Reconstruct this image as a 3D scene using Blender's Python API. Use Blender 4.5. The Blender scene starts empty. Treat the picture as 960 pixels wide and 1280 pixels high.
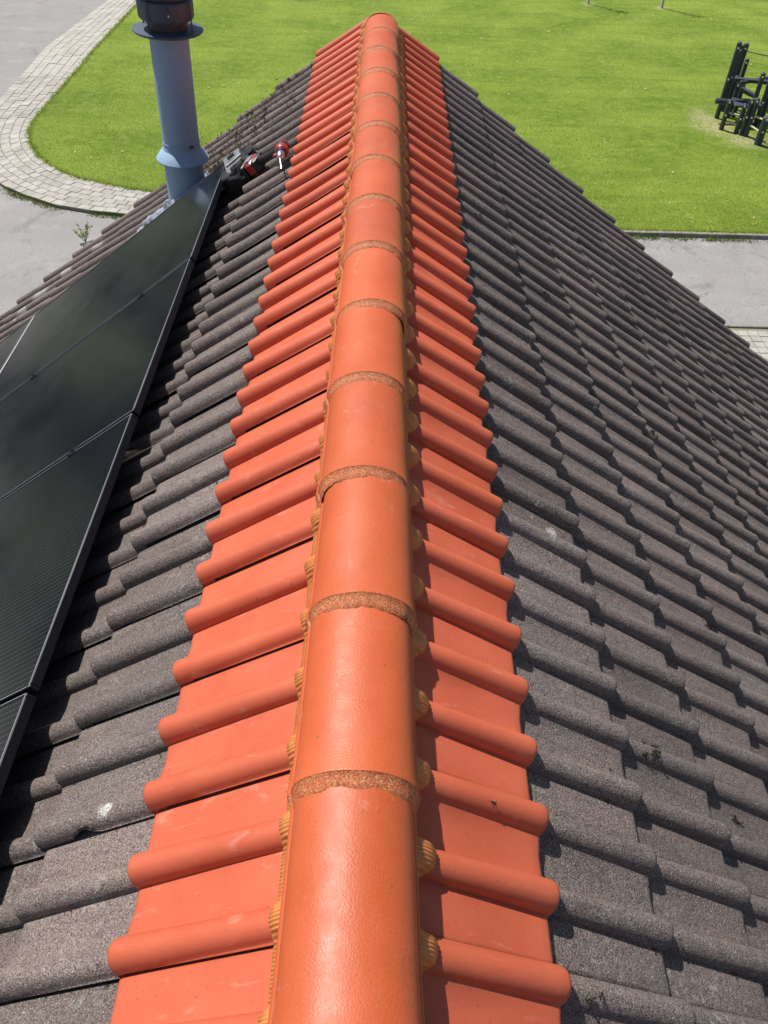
import bpy, math, random
import numpy as np
from mathutils import Matrix, Vector
random.seed(7); rng = np.random.default_rng(7)
scene = bpy.context.scene
col = scene.collection
RAD = math.radians

# ------------------------------------------------------------------ camera, sky, sun, exposure
RIDGE = 7.5                                   # height of the ridge line above the lawn
CAM = Vector((.0356, -.3528, 1.2914 + RIDGE))
yaw, pit, rol = .0204, .790, .0384
fwd = Vector((math.sin(yaw)*math.cos(pit), math.cos(yaw)*math.cos(pit), -math.sin(pit)))
rgt = Vector((math.cos(yaw), -math.sin(yaw), 0)); up = rgt.cross(fwd)
r2 = rgt*math.cos(rol) + up*math.sin(rol); u2 = up*math.cos(rol) - rgt*math.sin(rol)
cam = bpy.data.cameras.new('camera'); co = bpy.data.objects.new('camera', cam); col.objects.link(co)
co.matrix_world = Matrix(((r2.x, u2.x, -fwd.x, CAM.x), (r2.y, u2.y, -fwd.y, CAM.y), (r2.z, u2.z, -fwd.z, CAM.z), (0, 0, 0, 1)))
cam.sensor_fit = 'VERTICAL'; cam.sensor_height = 24; cam.lens = 977.07/1280*24
cam.clip_start = .05; cam.clip_end = 1000
scene.camera = co

SUN_AZ, SUN_EL = RAD(-46), RAD(60.5)            # azimuth clockwise from +Y
w = bpy.data.worlds.new('World'); scene.world = w; w.use_nodes = True
nt = w.node_tree; bg = nt.nodes['Background']
sky = nt.nodes.new('ShaderNodeTexSky'); sky.sky_type = 'NISHITA'; sky.sun_disc = False
sky.sun_elevation = SUN_EL; sky.sun_rotation = SUN_AZ
sky.air_density = 1.0; sky.dust_density = 1.5; sky.ozone_density = 1.0
nt.links.new(sky.outputs[0], bg.inputs[0]); bg.inputs[1].default_value = .068
sl = bpy.data.lights.new('sun', 'SUN'); sl.energy = 5.0; sl.angle = RAD(.53); sl.color = (1, .955, .91)
so = bpy.data.objects.new('sun', sl); col.objects.link(so)
sdir = Vector((math.sin(SUN_AZ)*math.cos(SUN_EL), math.cos(SUN_AZ)*math.cos(SUN_EL), math.sin(SUN_EL)))
so.rotation_euler = sdir.to_track_quat('Z', 'Y').to_euler(); so.location = (-20, 20, 40)
scene.view_settings.view_transform = 'Standard'; scene.view_settings.look = 'None'
scene.view_settings.exposure = 0.25; scene.view_settings.gamma = 1; scene.view_settings.use_curve_mapping = False

# ------------------------------------------------------------------ material helpers
class Mat:
    def __init__(s, name):
        s.m = bpy.data.materials.new(name); s.m.use_nodes = True; s.t = s.m.node_tree
        s.b = s.t.nodes['Principled BSDF']; s.pos = s.t.nodes.new('ShaderNodeNewGeometry').outputs['Position']
    def link(s, a, b): s.t.links.new(a, b)
    def noise(s, scale, detail=2, rough=.5, vec=None, dist=0):
        n = s.t.nodes.new('ShaderNodeTexNoise'); n.inputs['Scale'].default_value = scale
        n.inputs['Detail'].default_value = detail; n.inputs['Roughness'].default_value = rough
        n.inputs['Distortion'].default_value = dist
        s.link(vec or s.pos, n.inputs['Vector']); return n.outputs['Fac']
    def vor(s, scale, vec=None, out='Distance'):
        n = s.t.nodes.new('ShaderNodeTexVoronoi'); n.inputs['Scale'].default_value = scale
        s.link(vec or s.pos, n.inputs['Vector']); return n.outputs[out]
    def ramp(s, fac, lo, hi, a=0., b=1.):
        n = s.t.nodes.new('ShaderNodeMapRange'); n.inputs[1].default_value = lo; n.inputs[2].default_value = hi
        n.inputs[3].default_value = a; n.inputs[4].default_value = b; s.link(fac, n.inputs[0]); return n.outputs[0]
    def mix(s, fac, a, b, mode='MIX'):
        n = s.t.nodes.new('ShaderNodeMix'); n.data_type = 'RGBA'; n.blend_type = mode
        for v, i in ((fac, 0), (a, 6), (b, 7)):
            if isinstance(v, (int, float)): n.inputs[i].default_value = v
            elif isinstance(v, tuple): n.inputs[i].default_value = (*v, 1)
            else: s.link(v, n.inputs[i])
        return n.outputs[2]
    def math(s, op, a, b=None):
        n = s.t.nodes.new('ShaderNodeMath'); n.operation = op
        for i, v in enumerate((a, b)):
            if v is None: continue
            if isinstance(v, (int, float)): n.inputs[i].default_value = v
            else: s.link(v, n.inputs[i])
        return n.outputs[0]
    def vmap(s, scale, vec=None, rot=(0, 0, 0)):
        n = s.t.nodes.new('ShaderNodeMapping'); n.inputs['Scale'].default_value = scale; n.inputs['Rotation'].default_value = rot
        s.link(vec or s.pos, n.inputs[0]); return n.outputs[0]
    def obj(s): return s.t.nodes.new('ShaderNodeTexCoord').outputs['Object']
    def rand(s): return s.t.nodes.new('ShaderNodeObjectInfo').outputs['Random']
    def island(s): return s.t.nodes.new('ShaderNodeNewGeometry').outputs['Random Per Island']
    def bump(s, h, strength=.5, dist=.002):
        n = s.t.nodes.new('ShaderNodeBump'); n.inputs['Strength'].default_value = strength; n.inputs['Distance'].default_value = dist
        s.link(h, n.inputs['Height']); s.link(n.outputs[0], s.b.inputs['Normal'])
    def set(s, color=None, rough=None, metal=None, spec=None, **kw):
        for v, k in ((color, 'Base Color'), (rough, 'Roughness'), (metal, 'Metallic'), (spec, 'Specular IOR Level')):
            if v is None: continue
            if isinstance(v, (int, float)): s.b.inputs[k].default_value = v
            elif isinstance(v, tuple): s.b.inputs[k].default_value = (*v, 1)
            else: s.link(v, s.b.inputs[k])
        for k, v in kw.items(): s.b.inputs[k.replace('_', ' ')].default_value = v
        return s
def plain(name, color, rough=.6, metal=0., var=.15, scale=30, bump=0.):
    m = Mat(name); n = m.noise(scale, 3)
    d = tuple(c*(1-var) for c in color); l = tuple(min(1, c*(1+var)) for c in color)
    m.set(m.mix(m.ramp(n, .3, .7), d, l), rough, metal)
    if bump: m.bump(m.noise(scale*6, 3), bump, .003)
    return m.m

def grey_tile_mat():
    m = Mat('weathered_concrete_tile')
    grain = m.noise(300, 2, .75); mid = m.noise(45, 3, .6); big = m.noise(2.2, 3)
    c = m.mix(m.ramp(grain, .38, .64), (.043, .034, .031), (.335, .268, .240))
    c = m.mix(m.ramp(mid, .35, .75, 0, .5), c, (.200, .145, .126))
    c = m.mix(m.ramp(big, .4, .75, 0, .35), c, (.120, .114, .114))
    c = m.mix(m.math('MULTIPLY', m.ramp(m.noise(14, 4, .7), .6, .75), .35), c, (.10, .098, .085))
    c = m.mix(m.ramp(m.noise(6, 4, .7, m.vmap((1, 7, 1))), .52, .70, 0, .5), c, (.062, .058, .054))
    c = m.mix(m.ramp(m.noise(5, 4, .7, m.vmap((1, 5, 1), rot=(0, 0, .1))), .60, .74, 0, .4), c, (.25, .225, .195))
    r = m.ramp(m.rand(), 0, 1, .80, 1.20)
    n = m.t.nodes.new('ShaderNodeCombineColor')
    for i in range(3): m.link(r, n.inputs[i])
    c = m.mix(1., c, n.outputs[0], 'MULTIPLY')
    spk = m.math('MULTIPLY', m.ramp(m.noise(230, 1), .66, .71), m.ramp(m.noise(9, 2), .42, .6))
    c = m.mix(m.math('MULTIPLY', spk, .7), c, (.52, .50, .46))
    lich = m.math('MULTIPLY', m.ramp(m.noise(55, 4, .65, dist=.6), .56, .63), m.ramp(m.noise(3.7, 3), .53, .64))
    c = m.mix(m.math('MULTIPLY', lich, .42), c, (.40, .39, .36))
    c = m.mix(m.ramp(m.noise(210, 1), .66, .70, 0, .8), c, (.030, .027, .026))
    for x, y, z, rad, k in ((.548, 1.325, 7.125, .038, .85), (.60, 1.300, 7.062, .030, .9), (.953, 2.247, 6.811, .012, .8), (-.527, .372, 7.13, .020, .9), (-.545, .395, 7.12, .013, .9), (-.461, 1.072, 7.18, .014, .9), (-.499, .159, 7.152, .008, .8), (-.47, .9, 7.16, .01, .8),
                            (-2.79, 5.10, 5.434, .10, .75), (-2.60, 5.14, 5.55, .09, .75), (-2.39, 5.14, 5.733, .10, .75), (-2.07, 5.20, 5.955, .09, .6), (-1.91, 5.08, 6.092, .06, .6)):
        d = m.t.nodes.new('ShaderNodeVectorMath'); d.operation = 'DISTANCE'; m.link(m.pos, d.inputs[0]); d.inputs[1].default_value = (x, y, z)
        e = m.math('ADD', d.outputs['Value'], m.math('MULTIPLY', m.math('SUBTRACT', m.noise(2.2/rad, 4, .75), .5), rad*2.4))
        c = m.mix(m.math('MULTIPLY', m.ramp(e, rad*.65, rad*1.05, k, 0), m.ramp(grain, .34, .52)), c, (.60, .59, .55))
    c = m.mix(m.ramp(m.noise(110, 3, .7), .55, .68, 0, .5), c, (.055, .047, .044))
    m.set(c, .86, 0, .3)
    m.bump(m.math('ADD', grain, m.math('MULTIPLY', mid, 1.2)), .95, .0034)
    return m.m
def orange_tile_mat():
    m = Mat('orange_coated_tile')
    c = m.mix(m.ramp(m.noise(6, 3), .3, .7), (.505, .101, .045), (.58, .131, .064))
    c = m.mix(m.ramp(m.noise(420, 1), .35, .7, 0, .28), c, (.43, .078, .034))
    st = m.noise(11, 4, .65, m.vmap((1.2, 3.5, 1.2)), .8)
    c = m.mix(m.math('MULTIPLY', m.ramp(st, .60, .76), .42), c, (.64, .30, .22))
    sc = m.noise(26, 2, .5, m.vmap((.5, 6, .5), rot=(0, 0, .5)))
    c = m.mix(m.math('MULTIPLY', m.ramp(sc, .72, .79), .35), c, (.66, .36, .27))
    c = m.mix(m.ramp(m.noise(95, 2), .71, .75, 0, .6), c, (.20, .06, .035))
    n = m.t.nodes.new('ShaderNodeCombineColor'); r = m.ramp(m.rand(), 0, 1, .86, 1.06)
    for i in range(3): m.link(r, n.inputs[i])
    c = m.mix(1., c, n.outputs[0], 'MULTIPLY')
    m.set(c, m.ramp(m.noise(18, 2), .3, .7, .48, .62), 0, .4)
    m.bump(m.math('ADD', m.noise(520, 2), m.noise(130, 2)), .28, .0009)
    return m.m
def ridge_mat():
    m = Mat('orange_glazed_ridge')
    c = m.mix(m.ramp(m.noise(5, 4), .3, .7), (.475, .090, .025), (.545, .115, .037))
    c = m.mix(m.ramp(m.noise(240, 2), .38, .72, 0, .32), c, (.35, .062, .016))
    sm = m.noise(9, 4, .65, m.vmap((2.2, 1.2, 1)), 1.2)
    c = m.mix(m.math('MULTIPLY', m.ramp(sm, .62, .78), .4), c, (.60, .33, .24))
    c = m.mix(m.math('MULTIPLY', m.ramp(m.noise(40, 3, .6, m.vmap((3, .5, 2))), .60, .76), .5), c, (.27, .10, .05))
    c = m.mix(m.ramp(m.noise(80, 2), .72, .76, 0, .6), c, (.16, .06, .03))
    n = m.t.nodes.new('ShaderNodeCombineColor'); r = m.ramp(m.rand(), 0, 1, .90, 1.06)
    for i in range(3): m.link(r, n.inputs[i])
    c = m.mix(1., c, n.outputs[0], 'MULTIPLY')
    m.set(c, m.ramp(m.noise(22, 3), .3, .7, .40, .55), 0, .45)
    m.bump(m.math('ADD', m.noise(300, 2), m.math('MULTIPLY', m.noise(30, 2), .6)), .42, .0014)
    return m.m
def grit_mat():
    m = Mat('coarse_grit')
    g = m.noise(520, 2, .8); v = m.vor(480, out='Color')
    sep = m.t.nodes.new('ShaderNodeSeparateColor'); m.link(v, sep.inputs[0])
    c = m.mix(m.ramp(sep.outputs[0], .2, .8), (.38, .078, .024), (.60, .185, .055))
    c = m.mix(m.ramp(sep.outputs[1], .82, .9, 0, .7), c, (.70, .40, .18))
    c = m.mix(m.ramp(sep.outputs[2], .80, .86, 0, .65), c, (.20, .06, .03))
    m.set(c, .55); m.bump(m.math('ADD', g, sep.outputs[0]), .55, .0028); return m.m
def lawn_mat():
    m = Mat('lawn_grass')
    a = m.noise(.35, 4, .6); b = m.noise(3.2, 4, .65); f = m.noise(26, 3, .7)
    strp = m.noise(1.2, 2, .5, m.vmap((.25, 1.6, 1), rot=(0, 0, .25)))
    c = m.mix(m.ramp(a, .38, .62), (.165, .270, .020), (.330, .440, .055))
    c = m.mix(m.ramp(b, .42, .68, 0, .75), c, (.35, .44, .075))
    c = m.mix(m.ramp(strp, .48, .72, 0, .38), c, (.125, .220, .014))
    c = m.mix(m.ramp(f, .45, .66, 0, .75), c, (.085, .160, .011))
    c = m.mix(m.math('MULTIPLY', m.ramp(m.noise(7, 3, .7), .62, .74), .55), c, (.43, .42, .16))
    def spot(x, y, r, s):      # bare, dry soil worn into the lawn
        d = m.t.nodes.new('ShaderNodeVectorMath'); d.operation = 'DISTANCE'; m.link(m.pos, d.inputs[0]); d.inputs[1].default_value = (x, y, 0)
        e = m.math('ADD', d.outputs['Value'], m.math('MULTIPLY', m.noise(2.6, 4, .7), r*1.6))
        return m.ramp(e, r*1.0, r*1.9, s, 0)
    for x, y, r, s in ((10.72, 26.0, .95, .95), (11.3, 24.9, .8, .9), (10.55, 26.9, .6, .8), (9.31, 41.33, .42, .9), (12.62, 41.04, .42, .9), (10.5, 27.6, .35, .5), (-3.35, 24.6, .35, .7)):
        k = m.math('MULTIPLY', spot(x, y, r, s), m.ramp(m.noise(9, 3, .7), .35, .6))
        c = m.mix(k, c, (.56, .48, .30))
    m.set(c, .8, 0, .2); m.bump(m.math('ADD', f, m.noise(70, 2)), .9, .05); return m.m
def grass_mat(name, a, b, dry):
    m = Mat(name); i = m.island()
    c = m.mix(m.math('MULTIPLY', i, m.ramp(m.noise(1.6, 4, .7), .35, .62, .35, 1.)), a, b); c = m.mix(m.ramp(m.noise(.3, 4, .6), .40, .62, 0, .55), c, b)
    c = m.mix(m.ramp(m.math('FRACT', m.math('MULTIPLY', i, 17.3)), .93, .95), c, dry)
    m.set(c, .55, 0, .25, Subsurface_Weight=0.)
    tr = m.t.nodes.new('ShaderNodeBsdfTranslucent'); m.link(c, tr.inputs[0])
    mx = m.t.nodes.new('ShaderNodeMixShader'); mx.inputs[0].default_value = .35
    m.link(m.b.outputs[0], mx.inputs[1]); m.link(tr.outputs[0], mx.inputs[2])
    m.link(mx.outputs[0], m.t.nodes['Material Output'].inputs[0]); return m.m
def asphalt_mat():
    m = Mat('worn_asphalt')
    g = m.noise(38, 4, .8); b = m.noise(.5, 4, .6); st = m.noise(.6, 3, .5, m.vmap((.25, 2.5, 1)))
    c = m.mix(m.ramp(g, .3, .7), (.17, .167, .162), (.345, .337, .324))
    c = m.mix(m.ramp(b, .38, .7, 0, .5), c, (.30, .292, .282))
    c = m.mix(m.ramp(st, .45, .7, 0, .35), c, (.20, .197, .194))
    red = m.math('MULTIPLY', m.ramp(m.noise(.45, 3), .52, .66), .4)
    c = m.mix(m.math('MULTIPLY', red, .35), c, (.33, .28, .26))
    c = m.mix(m.ramp(m.noise(.9, 5, .7), .55, .68, 0, .4), c, (.40, .39, .37))
    ck = m.math('MULTIPLY', m.ramp(m.noise(2.2, 2), .5, .62), m.ramp(m.noise(1.1, 2, .5, dist=2.5), .495, .503))
    c = m.mix(m.ramp(m.noise(60, 1), .63, .69, 0, .7), c, (.50, .48, .45))
    c = m.mix(m.math('MULTIPLY', m.ramp(m.noise(.7, 5, .75, dist=1.), .56, .66), .5), c, (.15, .147, .142))
    cr = m.ramp(m.math('ABSOLUTE', m.math('SUBTRACT', m.noise(.55, 3, .6, dist=1.5), .5)), .0, .006, .6, 0)
    c = m.mix(m.math('MULTIPLY', cr, m.ramp(m.noise(.3, 2), .45, .6)), c, (.06, .06, .055))
    m.set(c, .9, 0, .25); m.bump(g, .6, .01); return m.m
def paver_mat():
    m = Mat('pale_concrete_paver')
    c = m.mix(m.ramp(m.noise(3, 4, .6), .35, .7), (.36, .345, .305), (.46, .44, .39))
    c = m.mix(m.ramp(m.noise(45, 3, .7), .4, .7, 0, .4), c, (.27, .26, .225))
    c = m.mix(m.ramp(m.noise(.9, 5, .7), .48, .66, 0, .55), c, (.27, .255, .215))
    c = m.mix(m.ramp(m.noise(1.7, 4, .7), .6, .7, 0, .4), c, (.21, .215, .13))
    n = m.t.nodes.new('ShaderNodeCombineColor'); r = m.ramp(m.rand(), 0, 1, .88, 1.08)
    for i in range(3): m.link(r, n.inputs[i])
    c = m.mix(1., c, n.outputs[0], 'MULTIPLY')
    m.set(c, .85, 0, .3); m.bump(m.noise(60, 3), .5, .004); return m.m
def joint_mat():
    m = Mat('mossy_joint'); c = m.mix(m.ramp(m.noise(1.3, 4, .6), .42, .62), (.22, .20, .16), (.14, .17, .055))
    m.set(c, .95); return m.m
def cell_mat():
    m = Mat('solar_cells'); o = m.obj(); sp = m.t.nodes.new('ShaderNodeSeparateXYZ'); m.link(o, sp.inputs[0])
    def lines(sock, per, wid):
        f = m.math('FRACT', m.math('DIVIDE', sock, per)); return m.ramp(m.math('ABSOLUTE', m.math('SUBTRACT', f, .5)), .5-wid/per, .5-wid/per+.004, 0, 1)
    bus = lines(sp.outputs[1], .0186, .0010); cellx = lines(sp.outputs[0], .186, .0022); celly = lines(sp.outputs[1], .0945, .0022)
    dots = lines(sp.outputs[0], .0125, .003)
    c = m.mix(m.math('MULTIPLY', bus, m.ramp(dots, 0, 1, .25, .9)), (.0050, .0062, .0090), (.075, .080, .095))
    c = m.mix(m.math('MULTIPLY', m.math('MAXIMUM', cellx, celly), .35), c, (.003, .003, .0035))
    m.set(c, .16, 0, .5, IOR=1.5)
    dust = m.ramp(m.noise(3.5, 5, .65),   .3, .75, .10, .24); m.link(dust, m.b.inputs['Roughness'])
    return m.m
GREY = grey_tile_mat(); ORANGE = orange_tile_mat(); RIDGEM = ridge_mat(); GRIT = grit_mat()
LAWN = lawn_mat(); ASPH = asphalt_mat(); PAVER = paver_mat(); JOINT = joint_mat(); CELL = cell_mat()
BLADE = grass_mat('grass_blade', (.170, .270, .022), (.365, .455, .062), (.60, .54, .24))
WEED = grass_mat('weed_blade', (.09, .15, .022), (.19, .25, .045), (.30, .27, .12))
LEAF = grass_mat('tree_leaf', (.036, .058, .016), (.075, .105, .032), (.10, .11, .05))
FRAME = plain('black_anodised_frame', (.007, .009, .014), .45, .0, .2, 60)
ALU = plain('aluminium', (.55, .56, .58), .35, .9, .1)
UNDER = plain('roof_underlay', (.03, .03, .03), .9)
BRICK = plain('house_brick', (.28, .13, .08), .85, 0, .3, 40, .5)
GAP_PALE = plain('pale_gap_tone', (.55, .55, .52), .6)
BARK = plain('young_bark', (.55, .52, .45), .8, 0, .3, 40, .5)
def pleat_mat():
    m = Mat('ochre_pleated_strip'); c = m.mix(m.ramp(m.noise(60, 3), .3, .7), (.47, .165, .042), (.60, .235, .068))
    m.set(c, .55); return m.m
PLEAT = pleat_mat()
def zinc_mat():
    m = Mat('blue_grey_flue_coat'); c = m.mix(m.ramp(m.noise(60, 3, .7), .3, .7), (.235, .36, .485), (.29, .425, .55))
    c = m.mix(m.ramp(m.noise(5, 4, .7, m.vmap((3, 3, .6))), .5, .75, 0, .4), c, (.37, .46, .55))
    c = m.mix(m.ramp(m.noise(140, 2), .66, .72, 0, .5), c, (.42, .45, .48))
    m.set(c, .55, 0, .4); m.bump(m.noise(200, 2), .15, .001); return m.m
ZINC = zinc_mat()
FRAME.node_tree.nodes['Principled BSDF'].inputs['Specular IOR Level'].default_value = .22
DRUM = plain('blue_grey_drum', (.055, .080, .112), .5, 0, .2, 40)
CAPM = plain('dark_cowl_metal', (.048, .054, .064), .5, .0, .25, 50)
LEAD = plain('crinkled_lead_flashing', (.27, .31, .36), .55, .2, .4, 40, .6)
RED = plain('red_tool_plastic', (.33, .026, .026), .38, 0, .12)
BLK = plain('black_tool_rubber', (.014, .014, .015), .5, 0, .2)
STEEL = plain('bright_steel', (.55, .55, .56), .28, .95, .1)
GREYP = plain('light_grey_plastic', (.21, .22, .24), .45, 0, .15)
BAGM = plain('black_bag_fabric', (.016, .016, .018), .85, 0, .3, 90, .5)
POSTM = plain('dark_slate_timber', (.040, .052, .068), .6, 0, .3, 12, .3)
CAPL = plain('pale_bolt_cap', (.55, .53, .46), .5)
ROPE = plain('pale_rung', (.50, .47, .33), .7)
MOSS = grass_mat('moss', (.020, .020, .012), (.060, .055, .030), (.20, .18, .13))
CONC = plain('kerb_concrete', (.25, .24, .205), .9, 0, .25, 6, .4)

# ------------------------------------------------------------------ mesh helpers
def mesh(name, v, f, mats, smooth=None, mi=None):
    me = bpy.data.meshes.new(name); me.from_pydata([tuple(map(float, a)) for a in v], [], [tuple(map(int, a)) for a in f])
    for m in (mats if isinstance(mats, (list, tuple)) else [mats]): me.materials.append(m)
    if mi is not None: me.polygons.foreach_set('material_index', mi)
    if smooth is not None:
        me.polygons.foreach_set('use_smooth', [True]*len(me.polygons)); me.set_sharp_from_angle(angle=RAD(smooth))
    me.update(); return me
def link(name, me, parent=None, mw=None, **p):
    o = bpy.data.objects.new(name, me); col.objects.link(o)
    if parent is not None: o.parent = parent
    if mw is not None: o.matrix_world = mw
    for k, v in p.items(): o[k] = v
    return o
def empty(name, loc, label, cat, group=None):
    o = bpy.data.objects.new(name, None); col.objects.link(o); o.location = loc; o['label'] = label; o['category'] = cat
    o.empty_display_size = .1
    if group: o['group'] = group
    return o
class MB:
    def __init__(s): s.v = []; s.f = []
    def add(s, v, f):
        n = len(s.v); s.v += [tuple(a) for a in v]; s.f += [tuple(i+n for i in q) for q in f]; return s
    def box(s, c, d, M=None, bev=.0):
        x, y, z = d[0]/2, d[1]/2, d[2]/2; b = min(bev, x*.9, y*.9, z*.9); c = Vector(c); vs = []
        if b <= 0:
            vs = [(i*x, j*y, k*z) for k in (-1, 1) for j in (-1, 1) for i in (-1, 1)]
            fs = [(0, 2, 3, 1), (4, 5, 7, 6), (0, 1, 5, 4), (2, 6, 7, 3), (0, 4, 6, 2), (1, 3, 7, 5)]
        else:
            rings = []
            for zz, ins in ((-z, b), (-z+b, 0), (z-b, 0), (z, b)):
                X, Y = x-ins, y-ins; r = []
                for (a, e) in ((1, 1), (-1, 1), (-1, -1), (1, -1)):
                    p1 = (a*X, e*(Y-b)); p2 = (a*(X-b), e*Y); r += ([p1, p2] if a*e > 0 else [p2, p1])
                rings.append([(px, py, zz) for px, py in r])
            vs = [p for r in rings for p in r]; fs = []
            for k in range(3):
                for i in range(8): fs.append((k*8+i, k*8+(i+1) % 8, (k+1)*8+(i+1) % 8, (k+1)*8+i))
            fs += [tuple(range(24, 32)), tuple(reversed(range(8)))]
        vs = [Vector(p) for p in vs]
        if M is not None: vs = [M @ p for p in vs]
        return s.add([p + c for p in vs], fs)
    def lathe(s, prof, a, b, n=24, cap=True):
        """prof: list of (t along a->b in metres, radius)"""
        a, b = Vector(a), Vector(b); d = (b-a).normalized(); e = d.orthogonal().normalized(); g = d.cross(e); vs = []; fs = []
        for t, r in prof:
            for i in range(n):
                th = 2*math.pi*i/n; vs.append(a + d*t + (e*math.cos(th) + g*math.sin(th))*r)
        for k in range(len(prof)-1):
            for i in range(n): fs.append((k*n+i, k*n+(i+1) % n, (k+1)*n+(i+1) % n, (k+1)*n+i))
        if cap: fs += [tuple(reversed(range(n))), tuple(range((len(prof)-1)*n, len(prof)*n))]
        return s.add(vs, fs)
    def bar(s, a, b, r0, r1=None, n=10, bev=0):
        L = (Vector(b)-Vector(a)).length; r1 = r0 if r1 is None else r1
        pr = [(0, r0), (L, r1)] if not bev else [(0, r0-bev), (bev, r0), (L-bev, r1), (L, r1-bev)]
        return s.lathe(pr, a, b, n)
    def build(s, name, mat, parent=None, smooth=35, **p): return link(name, mesh(name, s.v, s.f, mat, smooth), parent, **p)

def big_mesh(name, V, F, mat, parent=None, **p):
    """numpy triangles / quads"""
    me = bpy.data.meshes.new(name); V = np.asarray(V, 'f'); F = np.asarray(F, 'i'); k = F.shape[1]
    me.vertices.add(len(V)); me.vertices.foreach_set('co', V.ravel()); me.loops.add(F.size); me.loops.foreach_set('vertex_index', F.ravel())
    me.polygons.add(len(F)); me.polygons.foreach_set('loop_start', np.arange(0, F.size, k, dtype='i'))
    me.update(calc_edges=True); me.materials.append(mat); me.validate()
    return link(name, me, parent, **p)

# ------------------------------------------------------------------ ground, road, lawn, path
INNER = [(-10.6, 70), (-10.59, 38.71), (-10.65, 34.61), (-10.66, 32.05), (-10.61, 29.59), (-10.58, 26.5), (-10.56, 24.78), (-10.39, 23.8), (-10.09, 23.01), (-9.55, 22.05), (-8.95, 21.37), (-8.27, 20.82), (-7.53, 20.46), (-6.83, 20.2), (-6.04, 19.96), (-3, 19.35), (1, 18.85), (6, 18.5)]
OUTER = [(-11.3, 70), (-11.95, 39.69), (-12.3, 35.0), (-12.5, 32.05), (-12.32, 29.16), (-12.22, 26.3), (-12.15, 24.4), (-11.75, 22.7), (-11.2, 21.5), (-10.5, 20.7), (-9.8, 20.05), (-9.1, 19.55), (-8.2, 19.05), (-7.3, 18.78), (-6.3, 18.62), (-3, 18.35), (1, 18.38), (6, 18.42)]
R = 400
bpy_ground = link('road', mesh('road', [(-R, -R, -.10), (R, -R, -.10), (R, R, -.10), (-R, R, -.10)], [(0, 1, 2, 3)], ASPH), kind='structure')
def slab(name, poly, z, mat, skirt=.2, **p):
    n = len(poly); v = [(x, y, z) for x, y in poly] + [(x, y, z-skirt) for x, y in poly]
    f = [tuple(range(n))] + [(i, i+n, (i+1) % n + n, (i+1) % n) for i in range(n)]
    a = sum(poly[i][0]*poly[(i+1) % n][1]-poly[(i+1) % n][0]*poly[i][1] for i in range(n))
    if a < 0: f = [tuple(reversed(q)) for q in f]
    return link(name, mesh(name, v, f, mat), kind='structure', **p)
KERB_Y = lambda x: 18.5 + (x-6)*.012
lawn_poly = INNER + [(60, KERB_Y(60)), (90, 60), (90, 150), (-10.6, 150)]
slab('lawn', lawn_poly, 0, LAWN)
slab('reflected_dark_ground', [(-18.6, 20.2), (-17.2, 24), (-17.4, 60), (-17, 150), (-90, 150), (-90, 19)], 0, plain('dark_reflection_green', (.060, .090, .032), .95, 0, .4, 2, .5))  # unseen ground, added in dark green to darken what the panels reflect
path_poly = INNER + [(x, y) for x, y in reversed(OUTER)]
slab('path', path_poly, -.022, JOINT, .1)

def resample(poly, n):
    P = np.array(poly, float); d = np.r_[0, np.cumsum(np.linalg.norm(np.diff(P, axis=0), axis=1))]
    return P, d
def strip_at(t):          # t in metres along the inner edge; returns inner, outer points
    P, d = resample(INNER, 0); i = min(np.searchsorted(d, t, 'right')-1, len(P)-2); f = (t-d[i])/(d[i+1]-d[i])
    Q = np.array(OUTER, float); return P[i]*(1-f)+P[i+1]*f, Q[i]*(1-f)+Q[i+1]*f
_, dd = resample(INNER, 0)
path_obj = bpy.data.objects['path']
def paver_geo(quad, z, h=.05, g=.012):
    q = np.array(quad, float); c = q.mean(0)
    def ins(k): return [p + (c-p)/max(np.linalg.norm(c-p), 1e-6)*k for p in q]
    v = [(*p, z-h) for p in ins(g)] + [(*p, z-.006) for p in ins(g)] + [(*p, z) for p in ins(g+.009)]
    f = [(i, (i+1) % 4, (i+1) % 4+4, i+4) for i in range(4)] + [(i+4, (i+1) % 4+4, (i+1) % 4+8, i+8) for i in range(4)] + [(8, 9, 10, 11)]
    return v, f
cells = []
ROWS = 6
for r in range(ROWS):
    t = dd[1] - 9 + (r % 2)*.15
    while t < dd[-3]:
        a, b = strip_at(t), strip_at(t+.30)
        wdt = np.linalg.norm(a[0]-a[1])
        if wdt > .35:
            L = lambda s, k: s[0]*(1-k/ROWS)+s[1]*k/ROWS
            cells.append((L(a, r), L(a, r+1), L(b, r+1), L(b, r)))
        t += .30
cp = np.array([CAM.x, CAM.y])
cells.sort(key=lambda q: np.linalg.norm(np.mean(q, 0)-np.array([-8.5, 20.0])))
rest = MB()
for k, q in enumerate(cells):
    qq = [q[0], q[1], q[2], q[3]]
    a2 = sum(qq[i][0]*qq[(i+1) % 4][1]-qq[(i+1) % 4][0]*qq[i][1] for i in range(4))
    if a2 < 0: qq = qq[::-1]
    v, f = paver_geo(qq, -.004 + rng.normal()*.004, g=.009)
    if k < 300: link('paver', mesh('paver', v, f, PAVER), path_obj)
    else: rest.add(v, f)
rest.build('distant_pavers', PAVER, path_obj, None, kind='stuff')

# kerb stones between lawn and road on the right
kerb = empty('kerb', (6, 18.5, 0), 'low concrete kerb along the front edge of the lawn', 'kerb')
for k in range(-9, 40):
    x0, x1 = 6+k*1.0+.004, 7+k*1.0-.004
    if x0 < -2: continue
    MB().box(((x0+x1)/2 - 6, KERB_Y((x0+x1)/2)-.055-18.5, -.065 + rng.normal()*.003), (x1-x0, .10, .15), bev=.012).build('kerb_stone', CONC, kerb)

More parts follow.
